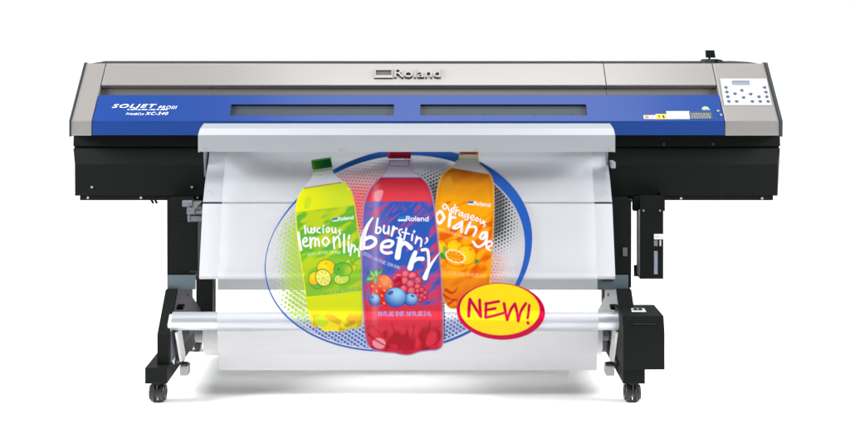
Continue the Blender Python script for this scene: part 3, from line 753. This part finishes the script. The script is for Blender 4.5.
def roland(p0, p1, h, w, a=1., ic=(20,100,190)):
    p0, p1 = np.array(p0,float), np.array(p1,float); e_ = p1-p0; L_ = np.linalg.norm(e_); e_ /= L_; up = np.array([e_[1],-e_[0]]); iw = L_*.245
    q = lambda u,v: tuple(p0+e_*u+up*v)
    over(cov(poly([q(0,0),q(iw,0),q(iw,h*.36),q(0,h*.36)])), (250,252,255), a)
    over(cov(poly([q(0,h*.36),q(iw,h*.36),q(iw,h*1.0),q(0,h*1.0)])), ic, a)
    over(cov(write('Roland', q(iw*1.08,0.05*h), tuple(p1), h*.98, w)), (252,252,255), a)
roland((332.6,221.4),(354.4,218.8), 3.1, .62)

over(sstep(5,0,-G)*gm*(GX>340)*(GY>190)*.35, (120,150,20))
# --- orange bottle
O_ = bottle_mask([(457.8,160),(478.2,160.5),(480,164),(486,169),(491,175),(493.8,184),(494.4,200),(494,220),(493.2,240),(492,260),(490.4,280),(488,296),(478,306),(462,309),(450,308.5),(444.5,302),(441.3,290),(438.5,272),(436.3,255),(435,240),(434.6,220),(435.8,200),(438,185),(441.5,175.5),(448,169),(455,164.5)])
om = cov(O_)
over(om, (214,216,214), .97)
over(cov(np.maximum(O_, -(GY-167.5-(GX-450)*.17))), mixc((176,92,14),(240,160,12), sstep(170,212,GY+vnoise(14,7,-.4,5)*14)), 1)
over(om*cov(poly(smooth([(446.5,178),(451,176.5),(453,184),(450,190),(444,190)]))), (214,150,30), .75)
over(om*cov(np.abs(O_+.9)-.7)*(GY>165), (222,196,90), .8)
lab = np.maximum(O_+1.2, -(GY-200-vnoise(16,8,0,8)*4))
n2 = vnoise(18,6,-.7,6)*.6+vnoise(8,3,-.6,7)*.4
over(cov(lab), mixc((250,166,14),(222,92,10), sstep(.45,.78,n2+sstep(200,290,GY)*.12)), 1)
over(cov(lab)*sstep(276,280,GY), mixc((238,140,22),(226,110,20), n2), .9)
over(om*sstep(.0,1,1-np.abs(GX-436.5-(GY-200)*.05)/3), (230,170,40), .4)
# red streaks near the foot
for p,w in (([(446,290),(452,293),(456,290),(458,287)],3.4),([(441,293),(450,299),(459,299)],2.8),([(449,304),(455,300),(459,303)],2.6)): over(cov(stroke(p,w,.6))*om, (200,26,16), .85)
cap = poly([(458.8,148),(478.6,148),(478.6,155.0),(458.8,154.4)])
over(cov(cap), (140,52,14), 1)
neck = poly([(459.2,154.9),(478.2,155.5),(478.0,161),(458.6,160.4)])
over(cov(neck), (216,218,200), .95)
for a_,b_ in (((459,155.6),(478.2,156.2)),((458.6,158.6),(478.4,159.8))): over(cov(stroke([a_,b_],1.1)), (196,190,60), .85)
over(cov(stroke([(459.8,153),(460,160)],1)), (196,190,60), .7); over(cov(stroke([(477.2,153),(477,160)],1)), (196,190,60), .7)
PARTID[(O_ < .5)|(cap < .6)|(neck < .5)] = 3
def C3(*p): return [(430+u/7.467, 195+v/7.467) for u,v in p]
gt = np.full(SHAPE,1e3)
for p,w in (([(131,88),(112,68),(95,88),(112,108),(131,88)],10),([(140,95),(140,114),(152,121),(160,105),(162,126)],8),([(187,72),(172,135)],9),([(160,100),(206,92)],8),([(195,108),(188,146)],9),([(191,128),(206,113),(219,119)],9),
            ([(243,132),(221,136),(219,155),(238,152),(243,130),(246,168)],8),([(286,146),(263,146),(262,166),(282,166),(288,145),(282,184),(258,182)],8),([(305,172),(328,166),(320,151),(302,165),(309,186),(328,184)],8),([(362,182),(350,169),(338,182),(350,196),(362,182)],8),
            ([(376,180),(375,204),(388,210),(398,190),(400,215)],8),([(416,200),(402,209),(412,224),(398,238)],8),
            ([(106,165),(78,122),(46,160),(70,212),(106,170)],21),([(152,140),(142,232)],22),([(144,190),(165,168),(190,170)],17),([(238,200),(200,222),(172,246),(205,246),(238,216)],16),([(240,200),(234,275)],18),
            ([(300,205),(266,285)],18),([(288,240),(335,238),(345,262),(325,305)],17),([(425,280),(392,284),(375,318),(398,325),(424,285),(415,350),(360,388),(322,350)],18),([(428,392),(462,372),(452,345),(424,360),(424,395),(450,412)],15)):
    gt = add(gt, stroke(C3(*p), w/7.467))
sh = np.roll(np.roll(gt, 2, 0), 1, 1)
over(cov(sh)*om, (200,80,10), .4); over(cov(gt)*om, (255,252,248), 1)
over(cov(write('ECO-JUICE DRINK', (437.5,230),(468,240), 2.2, .55, arc=.5, jit=.15)), (252,200,130), .85)
roland((467.6,204.2),(491,206.8), 3.2, .62)
OL = (226,84,16)
fruit(ell(441,246.5,5.6,6.4), (255,206,20),(250,176,20), 440,247,8,OL)
fruit(ell(454.5,246.6,7.8,7,.1), (255,206,20),(250,180,20), 453,247,9,OL)
over(cov(poly(smooth([(438.5,254),(443,253),(446,259),(441,258)]))), (40,150,50)); over(cov(poly(smooth([(443,246),(446.5,248.5),(445.5,254),(443.4,254)]))), (120,180,50))
over(cov(poly(smooth([(474,264),(476,259),(479.5,261.5),(476,263.6)]))), (40,150,50))
fruit(ell(456,260.5,10.2,6,.2), (250,170,20),(246,150,20), 455,262,10,OL)
fruit(ell(466,255.3,9.8,9.8), (255,212,20),(250,182,20), 463,256,12,OL)
over(cov(ell(470.6,249.4,1.2,.8)), (170,110,20)); over(cov(ell(458,241.8,1.2,.7)), (170,110,20)); over(cov(ell(441,242,1.0,.6)), (170,110,20))
fruit(ell(455.3,256.4,9.9,5.8,.33), (250,180,30),(250,160,20), 455,257,11,(255,236,200),1.0); seg(455.3,256.4,7.6,4.2,.33,(214,90,10),9,1.1)
over(cov(write('33 FL.OZ (1 QT. 1.8 FL.OZ.) 1 L', (444,273.5),(486,277.4), 2.5, .5))*om, (255,190,140), .8)

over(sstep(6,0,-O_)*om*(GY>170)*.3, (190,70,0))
# --- berry bottle (front)
R2 = bottle_mask([(388.6,166),(399,165.4),(410.8,166),(413.6,170.5),(420,175.5),(427,182),(431.5,191),(434.2,203),(436.5,222),(439,245),(441.2,270),(443,300),(443.8,325),(443.3,344),(438,350),(429,351),(420,352.3),(410,355.4),(402,355.2),(394,353.5),(383,352.5),(372,349.5),(366.8,343),(364.2,330),(362.6,305),(361.5,280),(361.2,250),(361.9,225),(363.2,208),(365.5,197),(370,187.5),(377,179.5),(384,173)])
rm = cov(R2)
over(rm, (196,190,206), .97)
over(cov(np.abs(R2+.7)-.6)*(GY>166), (150,130,190), .8)
n3 = vnoise(26,7,-.7,12)*.55+vnoise(10,3,-.6,13)*.45
over(cov(np.maximum(R2+1.3, -(GY-177.6))), mixc((186,34,48),(224,62,76), sstep(178,200,GY)), 1)
over(rm*cov(np.abs(GY-177.8)-.7)*(R2<-1), (120,50,120), .75)
over(rm*cov(poly(smooth([(375,192),(383,190.5),(380,201),(374,200)]))), (240,160,170), .75)
over(rm*cov(poly([(372.5,192),(375,191.5),(374,201),(370.5,203)])), (236,110,120), .5)
lab = np.maximum(np.maximum(R2+1.3, -(GY-201.2-.012*(GX-400)**2*.05)), GY-306)
redn = sstep(.58,.90,n3+sstep(412,440,GX+(GY-230)*.12)*.24+sstep(260,306,GY)*.16-sstep(385,405,GX)*sstep(255,235,GY)*.10)
over(cov(lab), mixc(mixc((96,106,180),(44,88,176), sstep(366,395,GX)), (214,58,78), redn*.9), 1)
n4 = vnoise(12,1.6,-.85,14)
over(cov(lab)*sstep(.66,.8,n4)*.55, mixc((40,80,176),(200,60,100), sstep(.3,.7,vnoise(8,8,0,15))))
low = rm*sstep(303,308,GY)*cov(R2+1.2)
over(low, mixc((212,52,70),(206,30,54), sstep(318,345,GY)), 1)
nb = vnoise(10,7,.7,16)*.6+vnoise(4,9,.2,17)*.4
over(low*sstep(323,332,GY)*sstep(.5,.62,nb), (160,8,30), .8)
over(low*sstep(323,332,GY)*sstep(.46,.36,nb), (226,52,74), .5)
for p,w in (([(372,326),(380,334),(384,346)],2.2),([(392,324),(396,336),(402,344)],1.8),([(414,326),(412,338),(406,346)],2.0),([(430,322),(427,336),(418,346)],1.8)): over(low*cov(stroke(p,w,.5)), (140,4,26), .45)
over(rm*cov(ell(379,343.5,6.6,5.4,.2)), (240,150,165), .9)
over(rm*cov(poly([(397,349),(400,337),(404,341),(407,329),(411,341),(416,336),(415,349),(405,352)])), (172,10,36), .85)
over(rm*cov(stroke([(366,332),(374,339),(386,346),(398,350)],2.4,.8)), (150,6,28), .8); over(rm*cov(stroke([(441,336),(434,345),(424,349)],2.2,.8)), (150,6,28), .7)
over(rm*cov(np.abs(R2+2.2)-.8)*(GY>300)*(GY<346), (240,90,110), .45)
cap = poly([(387.8,148),(411,148),(411,158.6),(387.6,158.6)])
over(cov(cap), mixc((150,10,52),(110,2,34), np.abs(np.sin(GX*1.25))), 1)
over(cov(cap)*(GX<390), (200,60,100), .6)
neck = poly([(389.3,159.6),(410.3,159.6),(410.6,167.5),(388.6,167.5)])
over(cov(neck), (206,202,216), .95)
for a_,b_,w in (((389,160.6),(411.5,160.6),1.1),((390.4,166),(408.6,166.4),1.0),((389.8,160.5),(389.8,166),1),((409,160.5),(409,166),1.1)): over(cov(stroke([a_,b_],w)), (140,104,172), .8)
PARTID[(R2 < .5)|(cap < .6)|(neck < .5)] = 4
def C2(*p): return [(355+u/5.6, 205+v/5.6) for u,v in p]
gt = np.full(SHAPE,1e3)
for p,w,w1 in (([(128,75),(122,110),(117,152)],9,12),([(119,130),(138,126),(144,143),(132,158),(116,155)],9,9),([(163,116),(160,146),(172,160),(186,146),(190,120)],10,9),([(190,120),(188,163)],9,9),([(216,122),(205,172)],13,11),([(209,152),(222,132),(234,132)],10,11),
               ([(262,136),(248,142),(248,158),(256,170),(246,184),(236,184)],8,8),([(288,132),(274,194)],9,9),([(264,152),(304,162)],8,8),([(322,166),(318,198)],10,9),([(332,146),(331,152)],10,10),([(347,176),(338,214)],9,9),([(343,200),(358,184),(372,196),(368,232)],9,9),([(402,186),(405,200),(392,216)],11,5),
               ([(99,72),(72,112),(50,165),(40,238)],8,34),([(52,195),(84,180),(112,192),(112,218),(80,238),(44,240)],20,18),([(150,234),(196,232),(212,208),(182,200),(152,218),(150,256),(176,270),(204,266)],17,15),
               ([(254,196),(238,292)],27,31),([(250,238),(278,212),(312,240)],17,25),([(338,266),(324,300),(309,352)],22,31),([(328,318),(350,302),(378,302)],15,24),
               ([(376,252),(404,252),(412,290),(412,345)],17,13),([(474,268),(436,318),(410,360),(392,408)],5,27)):
    gt = add(gt, stroke(C2(*p), w/5.6, w1/5.6))
sh = np.roll(np.roll(gt, 3, 0), 2, 1)
over(cov(sh)*rm, (30,40,130), .35); over(cov(gt), (255,255,255), 1)
PARTID[(gt < .4)&(PARTID == 2)] = 4
over(cov(write('ECO-JUICE DRINK', (363,254.5),(400,269.5), 2.6, .62, arc=-.6, jit=.2)), (190,196,226), .85)
roland((398.2,221),(429.5,221), 4.4, .8, ic=(20,128,214))
# berries
for cx,cy,r0 in ((399,277,4.2),(406,274,4.4),(413,276,4.6),(418,281,4.4),(398,284,4.4),(405,281,4.6),(411,284,4.6),(404,289,4.2),(412,291,4.4),(418,287,3.6),(396,279,3.4)):
    fruit(ell(cx,cy,r0,r0*.9), (232,120,132),(196,30,64), cx-1,cy-1,r0*1.3,(170,0,44),.5)
over(cov(poly(smooth([(394,279),(401,276),(402,286),(396,288)]))), (170,4,48), .85)
over(cov(stroke([(408,279),(413,277.5),(417,281.5)],.9)), (30,60,150), .8)
for cx,cy,r0 in ((418,291,3),(422,290,3),(425.5,293,2.8),(417.5,296,3),(422,296,3),(425,298,2.6),(420.5,300,2.6)):
    fruit(ell(cx,cy,r0,r0*.9), (226,96,110),(190,20,54), cx-.6,cy-.6,r0*1.3,(160,0,40),.5)
fruit(poly(smooth([(371,283),(376,277),(385,275),(391,279),(393.5,287),(391,297),(389,304),(385,306),(377,301),(371,293)])), (244,150,104),(222,40,20), 386,281,13,(196,24,30),.5)
for a_,b_ in ((372.3,286.3),(376.8,291),(380,286),(384.2,284),(387,278.5),(384.4,290.3),(390.5,286.5),(381.8,295.6),(373,293.5),(384,303.3),(381.5,279.5)): over(cov(stroke([(a_-.3,b_-.5),(a_+.3,b_+.5)],1.3)), (250,190,50))
for p in ([(376,277),(371,270),(370,273),(373,278)],[(376,277),(380,271),(381.5,268.5),(381.3,273)],[(375,277.5),(368,277),(366.5,281),(373,280)],[(376,277),(374,272),(377,270),(378.5,274)],[(376,277),(374,281),(375.5,284),(377,280)]):
    over(cov(poly(smooth(p))-.5), (60,140,60)); over(cov(poly(smooth(p))+.6), (140,200,90))
BL = (20,70,150)
for cx,cy,rx,ry in ((374.5,300,5.6,6.3),(411,299.5,7,6.4),(395.5,297.5,10.8,9.8)):
    fruit(ell(cx,cy,rx,ry), (156,208,240),(30,88,180), cx+rx*.15,cy-ry*.45,rx*1.45,BL,.6)
for cx,cy,rx,ry,an in ((390.6,293,2.9,1.8,-.5),(412.6,296,1.9,1.2,.4),(372.4,297.3,1.6,1.0,0)): over(cov(ell(cx,cy,rx,ry,an)), (20,70,140), .95); over(cov(ell(cx+.3,cy+.5,rx*.45,ry*.4,an)), (70,130,190), .9)
over(cov(write('33 FL.OZ (1 QT. 1.8 FL.OZ.) 1 L', (378,315.8),(432,315.4), 3.8, .75))*rm, (120,160,222), .9)

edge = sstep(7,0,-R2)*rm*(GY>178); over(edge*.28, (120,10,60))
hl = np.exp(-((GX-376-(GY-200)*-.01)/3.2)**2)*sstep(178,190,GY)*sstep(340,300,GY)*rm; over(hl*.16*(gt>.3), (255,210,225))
# --- round badge
bo_, bi_ = ell(500.9,311.4,44.4,28.5,.045), ell(499.8,309.5,39.8,25.7,.03)
over(cov(bo_), (204,0,66), 1); over(cov(bi_), (255,222,22), 1)
gt = np.full(SHAPE,1e3)
def C7(*p): return [(455+u/6.895, 280+v/6.895) for u,v in p]
for p,w in (([(95,250),(97,190),(103,135)],20),([(103,132),(175,250)],18),([(178,252),(172,195),(170,138)],19),([(216,160),(213,200),(211,258)],18),([(210,166),(255,156),(302,148)],17),([(214,208),(278,196)],17),([(212,260),(270,246),(336,228)],17),
            ([(338,162),(346,210),(360,275)],18),([(360,275),(385,205),(413,164)],18),([(413,164),(428,225),(436,282)],18),([(436,282),(455,215),(488,162)],18),([(512,174),(508,215),(501,262)],17),([(502,294),(505,299)],18)):
    gt = add(gt, stroke(C7(*p), 1.18*w/6.895))
over(cov(gt), (204,0,66), 1)
PARTID[bo_ < .5] = 5

# --- film surface: hangs over the apron, rides over the tube, ends in a cut edge
kpy = np.array([146,152,165,180,203,240,268,273,278,284,292,300,307,311,314,317,321,325,331,338,350,362,371.0])
kYY = np.array([-.078,-.096,-.128,-.158,-.199,-.2385,-.2660,-.2690,-.2755,-.2770,-.2780,-.2785,-.2790,-.2815,-.2905,-.3000,-.3085,-.3075,-.3000,-.2900,-.2780,-.2660,-.2570])
rows = np.concatenate([[146,148.5], gy, np.arange(gy[-1]+1.2, 370.6, 1.2), [370.3]])
rows = np.unique(np.round(rows[rows <= 370.3],4))
def pchip(x, xk, yk):
    h = np.diff(xk); d = np.diff(yk)/h; m = np.zeros_like(yk)
    for i in range(1,len(xk)-1):
        if d[i-1]*d[i] > 0:
            w1_, w2_ = 2*h[i]+h[i-1], h[i]+2*h[i-1]; m[i] = (w1_+w2_)/(w1_/d[i-1]+w2_/d[i])
    m[0], m[-1] = d[0], d[-1]; k = np.clip(np.searchsorted(xk, x)-1, 0, len(h)-1); t = (x-xk[k])/h[k]
    return (1+2*t)*(1-t)**2*yk[k]+t*(1-t)**2*h[k]*m[k]+t*t*(3-2*t)*yk[k+1]+t*t*(t-1)*h[k]*m[k+1]
rY = pchip(rows, kpy, kYY)
FX0, FX1 = X(217.9,-.285), X(597.8,-.285)
cols = np.concatenate([[0,0.02,.3,.7], [2], ])  # placeholder, replaced below
left = np.linspace(0,1,9)[:-1]; right = np.linspace(0,1,9)[1:]
def row_x(py, Y):
    gxw = (gx-CX)*(D0+Y)/F
    return np.concatenate([FX0+(gxw[0]-FX0)*left, gxw, gxw[-1]+(FX1-gxw[-1])*right])
XX = np.array([row_x(p,Y) for p,Y in zip(rows,rY)]); YY = np.repeat(rY[:,None], XX.shape[1], 1)
ZZ = np.array([Z(p,Y) for p,Y in zip(rows,rY)])[:,None]+0*XX
nr, nc = XX.shape; nl = len(left)
RGBA = np.ones((nr,nc,4)); RGBA[...,:3] = .85; RGBA[...,3] = 0; PID = np.zeros((nr,nc), int)
gi = [int(np.argmin(np.abs(rows-v))) for v in gy]
RGBA[gi[0]:gi[0]+len(gy), nl:nl+len(gx)] = IMG; PID[gi[0]:gi[0]+len(gy), nl:nl+len(gx)] = PARTID
RGBA[:gi[0], nl:nl+len(gx)] = IMG[0][None]; PID[:gi[0], nl:nl+len(gx)] = PARTID[0][None]

# opaque white tail of the media below the tube
tail = np.clip((rows-331.2)/.8,0,1)[:,None]*.86*np.ones((1,nc)); A0 = RGBA[...,3]; An = A0+tail*(1-A0)
kk = np.where(An > 1e-6, A0/np.maximum(An,1e-6), 0)[...,None]
RGBA[...,:3] = RGBA[...,:3]*kk+np.array([.70,.70,.70])*(1-kk); RGBA[...,3] = An
fm = bpy.data.materials.new('printed_film'); fm.use_nodes = True
n = fm.node_tree.nodes; L = fm.node_tree.links; pb = n['Principled BSDF']; out = n['Material Output']
at = n.new('ShaderNodeAttribute'); at.attribute_name = 'ink'
wmix = n.new('ShaderNodeMixRGB'); wmix.inputs[1].default_value = (.55,.56,.585,1)
L.new(at.outputs['Alpha'], wmix.inputs[0]); L.new(at.outputs['Color'], wmix.inputs[2])
nz = n.new('ShaderNodeTexNoise'); nz.inputs['Scale'].default_value = 7; tcc = n.new('ShaderNodeTexCoord'); L.new(tcc.outputs['Object'], nz.inputs[0])
bmp = n.new('ShaderNodeBump'); bmp.inputs['Strength'].default_value = .12; bmp.inputs['Distance'].default_value = .004
L.new(nz.outputs[0], bmp.inputs['Height']); L.new(bmp.outputs[0], pb.inputs['Normal'])
L.new(wmix.outputs[0], pb.inputs['Base Color']); pb.inputs['Roughness'].default_value = .34; pb.inputs['Specular IOR Level'].default_value = .07
tl = n.new('ShaderNodeBsdfTranslucent'); L.new(wmix.outputs[0], tl.inputs['Color'])
m1 = n.new('ShaderNodeMixShader'); m1.inputs[0].default_value = .03; L.new(pb.outputs[0], m1.inputs[1]); L.new(tl.outputs[0], m1.inputs[2])
tr = n.new('ShaderNodeBsdfTransparent'); m2 = n.new('ShaderNodeMixShader')
mr = n.new('ShaderNodeMapRange'); mr.inputs['To Min'].default_value = .60; mr.inputs['To Max'].default_value = 0.0
L.new(at.outputs['Alpha'], mr.inputs[0]); L.new(mr.outputs[0], m2.inputs[0]); L.new(m1.outputs[0], m2.inputs[1]); L.new(tr.outputs[0], m2.inputs[2])
L.new(m2.outputs[0], out.inputs['Surface'])

HP = empty('hanging_print', (-.1,-.28,Z(370,-.257)), 'clear film printed with three fruit drink bottles, hanging down the front of the printer', 'print')
cells = np.minimum(np.minimum(PID[:-1,:-1],PID[1:,:-1]), np.minimum(PID[:-1,1:],PID[1:,1:]))
cells = np.maximum(PID[:-1,:-1], 0)
base = wloc(HP); V = np.stack([XX-base.x, YY-base.y, ZZ-base.z], -1).reshape(-1,3); CL = RGBA.reshape(-1,4)
idx = np.arange(nr*nc).reshape(nr,nc); quads = np.stack([idx[:-1,:-1],idx[1:,:-1],idx[1:,1:],idx[:-1,1:]], -1)
for k,(nm,lb) in enumerate((('film',None),('oval_print','blue rimmed oval filled with halftone dots'),('bottle_print','lime green drink bottle with a dark green cap'),('bottle_print','orange drink bottle with a brown cap'),('bottle_print','red drink bottle with a blue label and crimson cap'),('badge_print','yellow oval with a crimson rim reading NEW!'))):
    q = quads[cells == k].reshape(-1,4); used, inv = np.unique(q, return_inverse=True); q = inv.reshape(-1,4)
    me = bpy.data.meshes.new(nm); me.vertices.add(len(used)); me.vertices.foreach_set('co', V[used].astype(np.float32).ravel())
    me.loops.add(q.size); me.loops.foreach_set('vertex_index', q.astype(np.int32).ravel())
    me.polygons.add(len(q)); me.polygons.foreach_set('loop_start', (np.arange(len(q))*4).astype(np.int32)); me.update(calc_edges=True)
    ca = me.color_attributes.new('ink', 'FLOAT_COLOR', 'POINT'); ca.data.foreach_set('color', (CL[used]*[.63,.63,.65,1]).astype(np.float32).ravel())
    me.polygons.foreach_set('use_smooth', np.ones(len(q), bool)); me.materials.append(fm); me.validate()
    o = bpy.data.objects.new(nm, me); S.collection.objects.link(o); o.parent = HP
    if lb: o['label'] = lb
